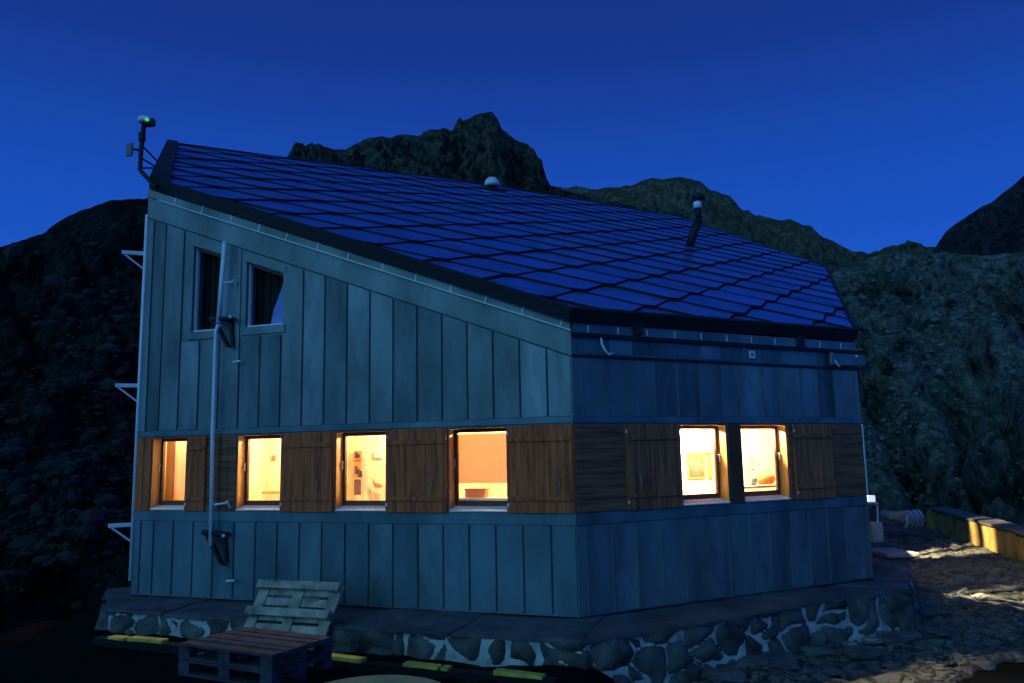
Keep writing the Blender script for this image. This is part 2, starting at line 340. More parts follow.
# corner posts
mb=MB(); mb.tube([P('L',6.95,BASE+.2,.01),P('L',6.95,SOF(6.95)-.42,.01)],.028); mb.build('corner_pipe',M['pipe'],H,smooth=True)
mb=MB(); mb.tube([P('R',5.3,ZB0,.01),P('R',5.3,ZB1,.01)],.018); mb.build('corner_strip',M['pipe'],H)
# brackets on the left return wall
bn=V(-.93,-.37,0).normalized()
for z in(3.28,1.18,-.93):
    q=P('L',6.97,z,0); mb=MB()
    mb.box(q+bn*.16,bn,bn.cross(Z),Z,.34,.05,.06); mb.tube([q+bn*.30-Z*.02,q+bn*.02-Z*.24],.016)
    mb.build('wall_bracket',M['trim'],H,bevel=.004)
# --- wooden window band: cladding boards
def cladding(w,u0,u1,vert,mt,n):
    mb=MB()
    if vert:
        s=(u1-u0)/n
        for i in range(n): wbox(mb,w,u0+i*s+.003,u0+(i+1)*s-.003,ZB0-.02,ZB1,.001,.022+random.uniform(0,.004))
    else:
        s=(ZB1-ZB0+.02)/n
        for i in range(n): wbox(mb,w,u0,u1,ZB0-.02+i*s+.004,ZB0-.02+(i+1)*s-.004,.001,.022+random.uniform(0,.006))
    return mb.build('board_cladding',M[mt],H,bevel=.004)
cladding('L',0,.86,True,'wood',7)
cladding('L',6.65,6.93,True,'wood',2); cladding('L',5.08,5.92,True,'woodh',6); cladding('L',3.43,4.25,True,'wood',6); cladding('L',1.72,2.57,True,'wood',6)
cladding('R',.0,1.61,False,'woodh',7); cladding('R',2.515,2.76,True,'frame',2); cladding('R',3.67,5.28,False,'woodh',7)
# --- shutters
def shutter(w,u0,u1,label=None,latch=None,mt='wood',z0=ZB0-.03,z1=ZB1+.012):
    mb=MB(); n=max(3,int((u1-u0)/.14)); s=(u1-u0)/n
    for i in range(n): wbox(mb,w,u0+i*s+.0015,u0+(i+1)*s-.0015,z0+.01,z1-.01,.032,.058+random.uniform(-.002,.002))
    o=mb.build('shutter',M[mt],H,bevel=.003)
    if label:o['label']=label
    for z in(z0+.19,z1-.19):
        m2=MB(); wbox(m2,w,u0+.02,u1-.02,z-.028,z+.028,.0585,.080); m2.build('batten',M[mt],o,bevel=.004)
    m2=MB()
    for z in(z0+.11,z1-.11):
        uh=u0+.0 if latch and latch<(u0+u1)/2 else u1
        hu=u1 if w=='L' else u0
        if w=='L': wbox(m2,w,u1-.03,u1-.005,z-.02,z+.02,.059,.066)
        else: wbox(m2,w,u0+.005,u0+.03,z-.02,z+.02,.059,.066)
    m2.build('hinge',M['pipe'],o)
    if latch is not None:
        m2=MB(); m2.tube([P(w,latch+.06,-.19,.075),P(w,latch-.03,-.185,.075)],.006,6); m2.tube([P(w,latch,-.30,.072),P(w,latch,-.38,.085),P(w,latch+.01,-.43,.07)],.008,6)
        m2.blob(P(w,latch,-.30,.078),.016,sub=2,rough=0); m2.build('latch',M['barrel'],o)
    return o
shutter('L',.02,.885,None,.19); shutter('L',1.72,2.615,None,1.92); shutter('L',3.455,4.285,None,3.66); shutter('L',5.60,5.955,'narrow shutter half folded behind the pipe',None)
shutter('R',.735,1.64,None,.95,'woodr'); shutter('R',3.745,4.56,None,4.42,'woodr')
# --- window units
def window(w,a,b,z0=ZB0,z1=ZB1,dep=-.19,blind=False):
    fr=MB(); t=.05
    d0,d1=dep-.03,dep+.03
    wbox(fr,w,a,a+t,z0+.05,z1-.012,d0,d1); wbox(fr,w,b-t,b,z0+.05,z1-.012,d0,d1); wbox(fr,w,a+t,b-t,z1-t-.012,z1-.012,d0,d1); wbox(fr,w,a+t,b-t,z0+.05,z0+.05+t*1.4,d0,d1)
    f=fr.build('window',M['frame'],H,bevel=.005)
    g=MB(); wbox(g,w,a+t,b-t,z0+.05+t*1.4,z1-t-.012,dep-.004,dep+.002); g.build('glass',M['glass'],f)
    r=MB(); e=.012
    wbox(r,w,a,a+e,z0,z1,d1,.001); wbox(r,w,b-e,b,z0,z1,d1,.001); r.build('jamb',M['reveal'],f)
    r=MB(); wbox(r,w,a+e,b-e,z1-e,z1,d1,.001); r.build('head',M['frame'],f)
    s=MB(); s.poly([P(w,a+e,z0+.05,d1),P(w,b-e,z0+.05,d1),P(w,b-e,z0+.005,.03),P(w,a+e,z0+.005,.03)],[P(w,a+e,z0+.03,d1),P(w,b-e,z0+.03,d1),P(w,b-e,z0-.008,.03),P(w,a+e,z0-.008,.03)])
    s.build('sill',M['trim'],f)
    h=MB(); m=b-.03 if w=='L' else b-.03; h.tube([P(w,b-.03,-.05,d1+.01),P(w,b-.03,-.05,d1+.04),P(w,b-.03,-.15,d1+.04)],.008,6); h.build('handle',M['pipe'],f)
    return f
winL=[window('L',a,b) for a,b in OPL]; winR=[window('R',a,b) for a,b in OPR]
# pleated blind in the window nearest the corner
mb=MB(); a,b=OPL[3]; zt=ZB1-.08; zb=-.36; n=15
for i in range(n):
    z1=zt-(zt-zb)*i/n; z0=zt-(zt-zb)*(i+1)/n
    mb.poly([P('L',a+.04,z1,dd) for dd in(-.232,)]+[P('L',b-.04,z1,-.232),P('L',b-.04,z0,-.240),P('L',a+.04,z0,-.240)],[P('L',a+.04,z1,-.236),P('L',b-.04,z1,-.236),P('L',b-.04,z0,-.244),P('L',a+.04,z0,-.244)])
bl=mb.build('blind',M['blind'],winL[3])
# translucent fabric
nt=M['blind'].node_tree; bs=nt.nodes['Principled BSDF']; tr=nt.nodes.new('ShaderNodeBsdfTranslucent'); tr.inputs[0].default_value=(1,.66,.47,1); mxs=nt.nodes.new('ShaderNodeMixShader'); mxs.inputs[0].default_value=.65
nt.links.new(bs.outputs[0],mxs.inputs[1]); nt.links.new(tr.outputs[0],mxs.inputs[2]); nt.links.new(mxs.outputs[0],nt.nodes['Material Output'].inputs[0])
# upper windows
for k,((a,b),f) in enumerate(zip(UW,UWT)):
    fr=MB(); t=.024
    wpoly(fr,'L',[(b-t,UWZ),(b,UWZ),(b,f(b)),(b-t,f(b-t))],-.12,-.06); wpoly(fr,'L',[(a,UWZ),(a+t,UWZ),(a+t,f(a+t)),(a,f(a))],-.12,-.06)
    wbox(fr,'L',a+t,b-t,UWZ,UWZ+t,-.12,-.02)
    fo=fr.build('window',M['trim'],H)
    o=MB(); wpoly(o,'L',[(a+t,f(a+t)-.05),(b-t,f(b-t)-.05),(b-t,f(b-t)),(a+t,f(a+t))],-.12,-.06); o.build('head',M['frame'],fo)
    g=MB(); wpoly(g,'L',[(a+t,UWZ+t),(b-t,UWZ+t),(b-t,f(b-t)-.05),(a+t,f(a+t)-.05)],-.094,-.088); g.build('glass',M['glass_dark'],fo)
    c=MB()
    s=.5*(b-a) if k==0 else .55*(b-a)
    n=10
    for i in range(n):
        u1=b-(b-a)*i/n; u0=b-(b-a)*(i+1)/n
        wpoly(c,'L',[(u0,UWZ-.05),(u1,UWZ-.05),(u1,f(u1)),(u0,f(u0))],-.30-(i%2)*.03,-.295-(i%2)*.03)
    c.build('curtain',M['cloth'],fo)
    c=MB()
    if k==0: pts=[(a+.03,UWZ),(a+.24,UWZ),(a+.03,2.75)]
    else: pts=[(a+.02,UWZ),(a+.36,UWZ),(a+.30,2.22),(a+.14,2.60),(a+.02,2.60)]
    wpoly(c,'L',pts,-.18,-.175); c.build('sky_light_wedge',M['skywedge'],fo)  # blue sheet paints the wedge of sky light in the pane
    # flat surround
    s=MB(); wbox(s,'L',a-.04,b+.05,1.83,UWZ-.005,.001,.03); wpoly(s,'L',[(a-.04,f(a)+.005),(b+.05,f(b)+.02),(b+.05,f(b)+.11),(a-.04,f(a)+.09)],.001,.022)
    s.build('window_surround',M['zinc'],H)
# --- standing pipe with dark elbow brackets
mb=MB(); mb.tube([P('L',5.30,3.25,.14),P('L',5.37,2.02,.14)],.036,12); mb.build('downpipe',M['pipe'],H,smooth=True)
mb=MB(); mb.tube([P('L',5.36,2.0,.15),P('L',5.40,1.9,.15),P('L',5.40,.4,.15),P('L',5.37,-1.2,.15)],.030,12); pp=mb.build('downpipe',M['pipe'],H,smooth=True)
for z in(2.62,.0-.62): 
    mb=MB(); mb.tube([P('L',5.34,z,.14),P('L',5.16,z+.02,.10)],.016,8); mb.tube([P('L',5.16,z+.05,.10),P('L',5.16,z-.05,.02)],.016,8); mb.build('pipe_clip',M['pipe'],H)
def elbow(z,du=0):
    mb=MB()
    # flat arm, diagonal strut and back plate holding a shuttered lamp box
    wpoly(mb,'L',[(5.54+du,z),(5.12+du,z-.03),(5.12+du,z-.07),(5.52+du,z-.07)],.06,.17)
    wpoly(mb,'L',[(5.50+du,z-.06),(5.43+du,z-.06),(5.20+du,z-.44),(5.12+du,z-.49),(5.22+du,z-.48)],.07,.15)
    wpoly(mb,'L',[(5.27+du,z-.06),(5.20+du,z-.06),(5.15+du,z-.46),(5.20+du,z-.44)],.02,.07)
    e=mb.build('pipe_bracket',M['black'],H,bevel=.01)
    m2=MB(); m2.blob(P('L',5.05+du,z-.06,.27),.03,sub=2,rough=0); m2.tube([P('L',5.12+du,z-.70,.10),P('L',4.98+du,z-.69,.10)],.016,6); m2.build('bolt',M['trim'],e)
elbow(2.13,.0); elbow(-.98,.0)
# --- roof -------------------------------------------------------------------
def rp2(x,y): q=onplane(A2,rn,x,y)-A2; return (q.dot(wR),q.dot(re))
outl=[(-.10,-.09)]
outl+= [rp2(858,333), rp2(827,267), rp2(752,242), rp2(683,218), rp2(492,186), rp2(167,143.5)]
B2=B+rn*.16; qq=(B2-A2); outl+=[(qq.dot(wR)-.02,qq.dot(re)-.06)]
# order: eave-left corner, eave right, up the right side, ridge, left, rake bottom
cx=sum(p[0] for p in outl)/len(outl); cy=sum(p[1] for p in outl)/len(outl)
mb=MB(); mb.poly([RP(a,u,0) for a,u in outl],[RP(a,u,-.125) for a,u in outl]); roof=mb.build('roof',M['roof'],H)
def inset(poly,d):
    n=len(poly); out=[]
    for i in range(n):
        p0=Vector(poly[i-1]);p1=Vector(poly[i]);p2=Vector(poly[(i+1)%n])
        def off(a,b):
            t=(b-a).normalized(); nn=V(-t.y,t.x).to_2d() if False else Vector((-t.y,t.x)); 
            if nn.dot(Vector((cx,cy))-a)<0: nn=-nn
            return a+nn*d,t
        a,t=off(p0,p1); b,s=off(p1,p2)
        den=t.x*s.y-t.y*s.x
        if abs(den)<1e-4: out.append(tuple(b)); continue
        k=((b.x-a.x)*s.y-(b.y-a.y)*s.x)/den; out.append(tuple(a+t*k))
    return out
inn=inset(outl,.09)
bm=bmesh.new(); W2,HH=.84,.54; bt=.10; g=.026
ox,oy=-.20,.93-.54
for j in range(-3,28):
    for i in range(-10,22):
        if (i+j)%2: continue
        x=ox+i*W2; y=oy+j*HH
        lp=[(-bt,g),(bt,g),(W2-bt-g,HH),(bt,2*HH-g),(-bt,2*HH-g),(-W2+bt+g,HH)]
        hs=[.055,.055,.032,.010,.010,.032]; r=random.uniform(-.006,.006); r2=random.uniform(-.006,.006)
        top=[bm.verts.new(RP(x+a,y+b,h+r*a+r2)) for (a,b),h in zip(lp,hs)]
        bot=[bm.verts.new(RP(x+a,y+b,.001)) for (a,b) in lp]
        ft=bm.faces.new(top); ft.material_index=random.choice((0,0,2,3)); bm.faces.new(bot[::-1])
        for k in range(6):
            fc=bm.faces.new([top[k],bot[k],bot[(k+1)%6],top[(k+1)%6]]); fc.material_index=1  # tile sides get the dark roof material to paint shadow lines
n=len(inn)
for i in range(n):
    p=Vector(inn[i]);q=Vector(inn[(i+1)%n]); t=(q-p).normalized(); nn=Vector((-t.y,t.x))
    if nn.dot(Vector((cx,cy))-p)<0: nn=-nn
    pn=-(wR*nn.x+re*nn.y)
    geom=bm.verts[:]+bm.edges[:]+bm.faces[:]
    bmesh.ops.bisect_plane(bm,geom=geom,plane_co=RP(p.x,p.y),plane_no=pn,clear_outer=True)
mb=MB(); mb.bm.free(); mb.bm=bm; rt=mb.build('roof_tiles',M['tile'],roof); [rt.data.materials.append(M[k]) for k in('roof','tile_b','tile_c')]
# verge upstands
mb=MB()
for i in range(n):
    p,q=outl[i],outl[(i+1)%n]; pi,qi=inn[i],inn[(i+1)%n]
    if i in (1,2,3): h=.03
    else: h=.05
    mb.poly([RP(*p,h),RP(*q,h),RP(*qi,h),RP(*pi,h)],[RP(*p,.002),RP(*q,.002),RP(*qi,.002),RP(*pi,.002)])
mb.build('verge',M['roof'],roof)
mb=MB(); l0,l1=outl[6],outl[7]   # wide black verge on the high left side
mb.poly([RP(l0[0],l0[1],.09),RP(l1[0],l1[1],.09),RP(l1[0]+.28,l1[1]-.24,.09),RP(l0[0]+.22,l0[1]+.04,.09)],[RP(l0[0],l0[1],.003),RP(l1[0],l1[1],.003),RP(l1[0]+.28,l1[1]-.24,.003),RP(l0[0]+.22,l0[1]+.04,.003)])
mb.build('verge',M['roof'],roof)
# vents on the roof
def vent(px,py,kind):
    q=onplane(A2,rn,px,py)
    if kind==0:
        o=MB(); o.tube([q-Z*.1,q+Z*.12],.10,12); p=o.build('vent_pipe',M['black'],H,smooth=True)
        c=MB(); c.lathe(q+Z*.12,[(.21,0),(.21,.05),(.19,.14),(.12,.22),(.03,.24)],16); c.build('vent_cap',M['trim'],p,smooth=True)
        c=MB(); c.poly([q+rn*.07+wR*a+re*b for a,b in((-.3,-.3),(.3,-.3),(.2,.3),(-.2,.3))],[q+rn*.0+wR*a+re*b for a,b in((-.3,-.3),(.3,-.3),(.2,.3),(-.2,.3))]); c.build('flashing',M['black'],p)
    else:
        s=q.length/800
        pt=lambda x,y:onplane(q,V(0,1,0),x,y)
        o=MB(); o.tube([pt(690,246),pt(693,234),pt(699,220)],.10,12); p=o.build('flue_pipe',M['black'],H,smooth=True)
        o=MB(); o.tube([pt(699,218),pt(698,207)],.075,12); o.build('flue_collar',M['black'],p,smooth=True)
        c=MB(); c.lathe(pt(697.5,205),[(.09,-.08),(.10,0),(.10,.05),(.08,.08)],14); c.build('flue_ring',M['pipe'],p,smooth=True)
        c=MB(); c.lathe(pt(698,199),[(.09,-.05),(.16,0),(.15,.07),(.05,.14)],14); c.build('flue_cap',M['black'],p,smooth=True)
vent(492,190,0); vent(690,247,1)
# --- plinth
def zl(x,y): return -2.0
ring=[(-6.6,13.4),(-5.80,11.55),(-4.75,11.12),(-2.05,9.98),(-.75,9.50),(.70,9.02),(2.1,9.82),(3.7,10.82),(5.62,11.82),(6.9,14.5)]
inner=[(-6.3,13.0),(Lp.x+.3,Lp.y+.2),(-4.5,12.1),(-2,11.2),(-.6,10.7),(.75,10.3),(2.1,10.9),(3.7,11.8),(5.2,12.7),(6.1,14.5)]
def strip(mb,A_,B_,sub=10,jit=.02,seed=1):
    # displaced ribbon between two polylines of 3d points, shared resolution
    pass
pl=thing('stone_plinth','rubble stone plinth with pale mortar joints and slab ledge under the hut','plinth',(0,10.4,-2.7))
def resamp(pts,step=.12):
    out=[]
    for a,b in zip(pts[:-1],pts[1:]):
        a=Vector(a);b=Vector(b);n=max(1,int((b-a).length/step))
        for i in range(n): out.append(a+(b-a)*(i/n))
    out.append(Vector(pts[-1])); return out
rs=resamp(ring,.03); NR=30
def wallsheet(fn,name,mt):
    bm=bmesh.new(); grid=[]; sl=0; prev=rs[0]
    for i,p in enumerate(rs):
        a_,b_=rs[max(i-12,0)],rs[min(i+12,len(rs)-1)]; t=(b_-a_).normalized(); nn=V(t.y,-t.x,0); sl+=(p-prev).length; prev=p
        grid.append([bm.verts.new(V(p.x,p.y,-2.02-.028*j)+nn*(fn(sl,-2.02-.028*j)-.03+.004*j)) for j in range(NR+1)])
    for i in range(len(grid)-1):
        for j in range(NR): bm.faces.new([grid[i][j],grid[i+1][j],grid[i+1][j+1],grid[i][j+1]])
    mb=MB(); mb.bm.free(); mb.bm=bm; return mb.build(name,M[mt],pl,smooth=True)
def f_stone(a,z):
    q=V(a*2.3,z*3.1,0); w=V(noise.noise(q*1.1+V(3,1,4)),noise.noise(q*1.1+V(9,2,6)),0)*.35
    d,_=noise.voronoi(q+w); e=max(0,d[1]-d[0])
    return -.045+.115*min(1,e*2.0)**.55+.012*noise.noise(V(a*9,z*9,2))+.006*noise.noise(V(a*30,z*30,2))
def f_mortar(a,z):
    return -.010+.060*noise.noise(V(a*.9,z*1.5,11))+.022*noise.noise(V(a*5,z*5,3))
wallsheet(f_stone,'stonework','stonework'); wallsheet(f_mortar,'mortar','mortar')
# ledge slabs, irregular
mb=MB()
seg=resamp(ring,.9)
def innerpt(p):
    # push towards the building
    best=None
    q=Vector((p.x,p.y,0)); d=(V(0,14.5,0)-q); 
    return q
for i in range(len(seg)-1):
    a,b=seg[i],seg[i+1]; t=(b-a).normalized(); nn=V(t.y,-t.x,0)
    a3=V(a.x,a.y,0);b3=V(b.x,b.y,0); t3=V(t.x,t.y,0)
    h=random.uniform(-.012,.012)
    o0=random.uniform(-.02,.04); g=.006
    top=[a3+t3*g+nn*o0+Z*(-2.0+h),b3-t3*g+nn*o0+Z*(-2.0+h),b3-t3*g-nn*1.25+Z*(-1.955+h),a3+t3*g-nn*1.25+Z*(-1.955+h)]
    bot=[p-Z*.04 for p in top]; mb.poly(top,bot)
bmesh.ops.subdivide_edges(mb.bm,edges=mb.bm.edges[:],cuts=4,use_grid_fill=True)
for v in mb.bm.verts: v.co+=V(noise.noise(v.co*3),noise.noise(v.co*3+V(5,5,5)),.5*noise.noise(v.co*4+V(9,1,1)))*.05
mb.build('ledge_slab',M['slab'],pl,bevel=.008)
mb=MB(); mb.poly([V(x,y,-2.0) for x,y in inner],[V(x,y,-2.9) for x,y in inner]) ; mb.build('core',M['slab'],pl)
# --- interiors ---------------------------------------------------------------
def room(w,u0,u1,dep,zc=.62,zf=-1.75,side=None,mt='pine'):
    # walls, floor and ceiling boards of one lit room as a hollow shell, part of the hut
    mb=MB(); t=.03; i0=T-.002
    wbox(mb,w,u0,u1,zf,zc,-dep-t,-dep); wbox(mb,w,u0-t,u0,zf,zc,-dep,i0); wbox(mb,w,u1,u1+t,zf,zc,-dep,i0)
    wbox(mb,w,u0-t,u1+t,zc,zc+t,-dep-t,i0); wbox(mb,w,u0-t,u1+t,zf-t,zf,-dep-t,i0)
    return mb.build('room_lining',M[mt],H)
def lamp(w,u,z,o,power,col=(1,.80,.48),r=.035):
    ld=bpy.data.lights.new('room_lamp','POINT'); ld.energy=power; ld.color=col; ld.shadow_soft_size=r
    l=bpy.data.objects.new('room_lamp',ld); COL.objects.link(l); l.location=P(w,u,z,o); l.parent=H; l.matrix_parent_inverse=Matrix.Translation(-world_loc(H)); return l
room('L',5.90,6.86,1.7); room('L',4.25,5.85,1.6); room('L',2.1,4.20,1.6); room('L',.62,2.0,1.6)
room('R',1.0,5.05,1.5)
LAMPS=[('L',6.45,.45,-.95,75),('L',4.7,.45,-.95,115),('L',2.95,.45,-.95,120),('L',1.2,.45,-.95,110),('R',2.05,.46,-.68,400),('R',3.25,.46,-.68,560)]
for a in LAMPS: lamp(*a)

def wp(w,x,y,o):
    a,n=WN[w]; Q=C0+n*o; d=ray(x,y); q=d*(Q.dot(n)/d.dot(n)); return (q-Q).dot(a), q.z
def pxbox(mb,w,x0,x1,y0,y1,o,th=.02):     # box on the plane at offset o whose face spans this part of the view of the room
    a=wp(w,x0,y1,o); b=wp(w,x1,y1,o); c=wp(w,x1,y0,o); d=wp(w,x0,y0,o)
    u0=(a[0]+d[0])/2;u1=(b[0]+c[0])/2
    if u0>u1:u0,u1=u1,u0
    z0=(a[1]+b[1])/2;z1=(c[1]+d[1])/2
    wbox(mb,w,u0,u1,z0,z1,o-th,o); return u0,u1,z0,z1
def pthing(name,label,cat,w,x,y,o,group=None):
    u,z=wp(w,x,y,o); return thing(name,label,cat,P(w,u,z,o),group)
m_=MB(); pxbox(m_,'L',165.5,174.5,440,505,-.48,.06); m_.build('door_post',M['pineor'],H,bevel=.004)
m_=MB(); pxbox(m_,'L',262,281,491.5,494,-1.3,.2); m_.build('wall_shelf',M['pineor'],H,bevel=.004)
# framed picture, timetable sheets, towel : left window of the right-hand wall
t=pthing('framed_picture','dark grey framed picture hanging behind the left window of the right-hand wall','picture','R',697,476,-1.47)
m_=MB(); pxbox(m_,'R',687.5,706,451.5,479,-1.475,.02); m_.build('picture_frame',M['pineor'],t,bevel=.004)
m_=MB(); pxbox(m_,'R',689.5,704,454,476.5,-1.468,.01); m_.build('picture',M['frame'],t)
m_=MB()
for k in range(9):
    x=690.5+k*1.5; pxbox(m_,'R',x,x+.7,456+(k*37%9),470+(k*13%6),-1.4645,.003)
m_.build('figure_strokes',M['sketch'],t)
t=pthing('notice_sheet','white notice sheets with rows of small print pinned above the framed picture','notice','R',692,442,-1.47)
m_=MB(); pxbox(m_,'R',680,703.5,430.5,443,-1.47,.005); m_.build('sheet',M['paper'],t)
m_=MB()
for r in range(4):
    for c in range(3):
        x=681+c*7.6; pxbox(m_,'R',x,x+5.8-(r*c)%3,432.2+r*2.7,433.2+r*2.7,-1.4655,.003)
m_.build('print_lines',M['ink'],t)
t=pthing('hand_towel','long pale towel hanging right of the framed picture','towel','R',711,477,-1.46)
m_=MB(); pxbox(m_,'R',708.5,713,453.5,478,-1.45,.03); m_.build('cloth',M['orange'],t,bevel=.01)
m_=MB(); pxbox(m_,'R',707,714.5,451.8,453.3,-1.44,.03); m_.build('towel_bar',M['frame'],t)
# right window : basket and flowers on the inner sill
u,z=wp('R',766,484,-.45)
t=thing('sill_basket','round orange basket on the inner sill of the right window','basket',P('R',u,z,-.45))
m_=MB(); m_.lathe(P('R',u,z,-.45),[(.10,0),(.135,.05),(.135,.10),(.105,.145),(.085,.15)],18); m_.build('bowl',M['orange'],t,smooth=True)
m_=MB(); m_.tube([P('R',u-.09,z+.12,-.45),P('R',u-.06,z+.19,-.45),P('R',u+.06,z+.19,-.45),P('R',u+.09,z+.12,-.45)],.008,6); m_.build('handle',M['pineor'],t)
u2,z2=wp('R',753,485,-.42)
t=thing('potted_flower','small green plant with grey flowers in a pot beside the orange basket','plant',P('R',u2,z2,-.42))
m_=MB(); m_.lathe(P('R',u2,z2,-.42),[(.05,0),(.07,.09),(.072,.10)],14); m_.build('pot',M['barrel'],t,smooth=True)
m_=MB(); rr=random.Random(3)
for k in range(46):
    a=rr.uniform(0,6.28); q=P('R',u2,z2,-.42)+V(math.cos(a)*rr.uniform(0,.1),math.sin(a)*rr.uniform(0,.1),.1+rr.uniform(0,.30)); d=V(rr.uniform(-1,1),rr.uniform(-1,1),rr.uniform(-.3,1)).normalized(); e_=d.cross(V(.3,.2,1)).normalized()
    m_.poly([q,q+d*.03+e_*.012,q+d*.06,q+d*.03-e_*.012],[q-Z*.002,q+d*.03+e_*.012-Z*.002,q+d*.06-Z*.002,q+d*.03-e_*.012-Z*.002])
m_.build('foliage',M['leaf'],t)
m_=MB()
for k in range(7): m_.blob(P('R',u2-.05+rr.uniform(-.05,.08),z2+rr.uniform(.2,.5),-.42+rr.uniform(-.05,.05)),.022,sub=1,rough=.2)
m_.build('blossom',M['concrete'],t)
m_=MB(); wbox(m_,'R',2.6,4.9,z2-.04,z2-.002,-.70,-.24); m_.build('inner_sill',M['pine'],H,bevel=.004)
# third window along the long side : wall rack, cabinet, small red ornament
t=pthing('key_rack','narrow white rack with dark bottles on the wall in the third window from the left','rack','L',357,470,-1.5)
m_=MB(); pxbox(m_,'L',353.5,361.5,451,478,-1.52,.02); m_.build('back_board',M['pineor'],t)
m_=MB(); pxbox(m_,'L',354,360,479.5,495,-1.50,.03); m_.build('panel',M['frame'],t)
m_=MB()
for x,y0,y1 in((355,452,458),(357.5,454,458),(355,466,474),(358,469,477),(360,471,477)): pxbox(m_,'L',x,x+1.6,y0,y1,-1.49,.03)
m_.build('bottle',M['bottle'],t,bevel=.006)
m_=MB(); pxbox(m_,'L',353,362,458.5,459.6,-1.48,.05); pxbox(m_,'L',353,362,477.5,478.6,-1.48,.05); m_.build('shelf',M['pineor'],t)
t=pthing('wall_ornament','small red bird-shaped ornament on the wall of the third window','ornament','L',377,488,-1.52)
m_=MB(); u,z=wp('L',377,484,-1.5)
m_.poly([P('L',u+a*.9,z+b*.9,-1.48) for a,b in((.08,.09),(.03,.02),(-.07,.0),(-.12,-.05),(-.03,-.07),(.05,-.05),(.07,.02))],[P('L',u+a*.9,z+b*.9,-1.51) for a,b in((.08,.09),(.03,.02),(-.07,.0),(-.12,-.05),(-.03,-.07),(.05,-.05),(.07,.02))]); m_.build('bird_shape',M['orange'],t,bevel=.004)
t=pthing('wall_map','faint pale picture on the wall of the third window, above the red ornament','picture','L',378,455,-1.53)
m_=MB(); pxbox(m_,'L',374,383,451,457.5,-1.535,.01); m_.build('print',M['paper'],t)
# second window : long shelf edge and a knot-like hook
t=pthing('coat_hook','small dark coat hook on the pale panelling in the second window from the left','hook','L',271,458,-1.5)
m_=MB(); u,z=wp('L',271,458,-1.5); wbox(m_,'L',u-.03,u+.03,z-.04,z+.04,-1.59,-1.56); m_.build('plate',M['orange'],t,bevel=.005)
m_=MB(); m_.tube([P('L',u,z,-1.56),P('L',u,z-.02,-1.5),P('L',u,z+.03,-1.48)],.008,6); m_.build('peg',M['orange'],t)
# fourth window : box under the blind
t=pthing('sill_box','low brown box on the sill under the orange blind','box','L',480,496,-.4)
m_=MB(); a_,b_,c_,d_=pxbox(m_,'L',465,485,489,497.5,-.35,.12); m_.build('carton',M['pineor'],t,bevel=.006)
m_=MB(); wbox(m_,'L',a_-.01,b_+.01,d_-.015,d_+.004,-.48,-.345); m_.build('lid',M['orange'],t,bevel=.003)
m_=MB(); wbox(m_,'L',.7,1.95,c_-.04,c_-.002,-.60,-.24); m_.build('inner_sill',M['pine'],H,bevel=.004)
# lamps in the rooms behind the short return walls; their light falls on the terrace
pb=Pp[1]; db=(Pp[2]-Pp[1]); db.z=0; db.normalize(); nb=V(db.y,-db.x,0)
def lamp_at(p,power,col=(1,.80,.48),r=.03):
    ld=bpy.data.lights.new('room_lamp','POINT'); ld.energy=power; ld.color=col; ld.shadow_soft_size=r
    l=bpy.data.objects.new('room_lamp',ld); COL.objects.link(l); l.location=p; l.parent=H; l.matrix_parent_inverse=Matrix.Translation(-world_loc(H))
def room_b(a0,a1,p,d,n,dep=1.3):
    m_=MB(); t=.03
    def bx(a,b,z0,z1,o0,o1): m_.poly([p+d*a+Z*z0+n*o1,p+d*b+Z*z0+n*o1,p+d*b+Z*z1+n*o1,p+d*a+Z*z1+n*o1],[p+d*a+Z*z0+n*o0,p+d*b+Z*z0+n*o0,p+d*b+Z*z1+n*o0,p+d*a+Z*z1+n*o0])
    bx(a0,a1,-1.75,.62,-dep-t,-dep); bx(a0-t,a0,-1.75,.62,-dep,-.225); bx(a1,a1+t,-1.75,.62,-dep,-.225); bx(a0-t,a1+t,.62,.65,-dep-t,-.225); bx(a0-t,a1+t,-1.78,-1.75,-dep-t,-.225)
    m_.build('room_lining',M['pine'],H)
room_b(.9,7.0,pb,db,nb)
for a,o,pw in((1.3,-.75,2200),(5.2,-.9,10000)): lamp_at(pb+db*a+nb*o+Z*.45,pw)
pl2=Pp[5]; dl2=(Pp[6]-Pp[5]); dl2.z=0; dl2.normalize(); nl2=V(dl2.y,-dl2.x,0)
room_b(1.2,3.1,pl2,dl2,nl2,1.0); lamp_at(pl2+dl2*2.2-nl2*.7+Z*.45,130,(1,.5,.2))
for a,b in BR_OPS:
    m_=MB(); 
    for q0,q1 in((a,a+.05),(b-.05,b),((a+b)/2-.02,(a+b)/2+.02)): m_.poly([pb+db*q0+Z*-.62-nb*.1,pb+db*q1+Z*-.62-nb*.1,pb+db*q1+Z*.34-nb*.1,pb+db*q0+Z*.34-nb*.1],[pb+db*q0+Z*-.62-nb*.15,pb+db*q1+Z*-.62-nb*.15,pb+db*q1+Z*.34-nb*.15,pb+db*q0+Z*.34-nb*.15])
    m_.build('window',M['frame'],H)
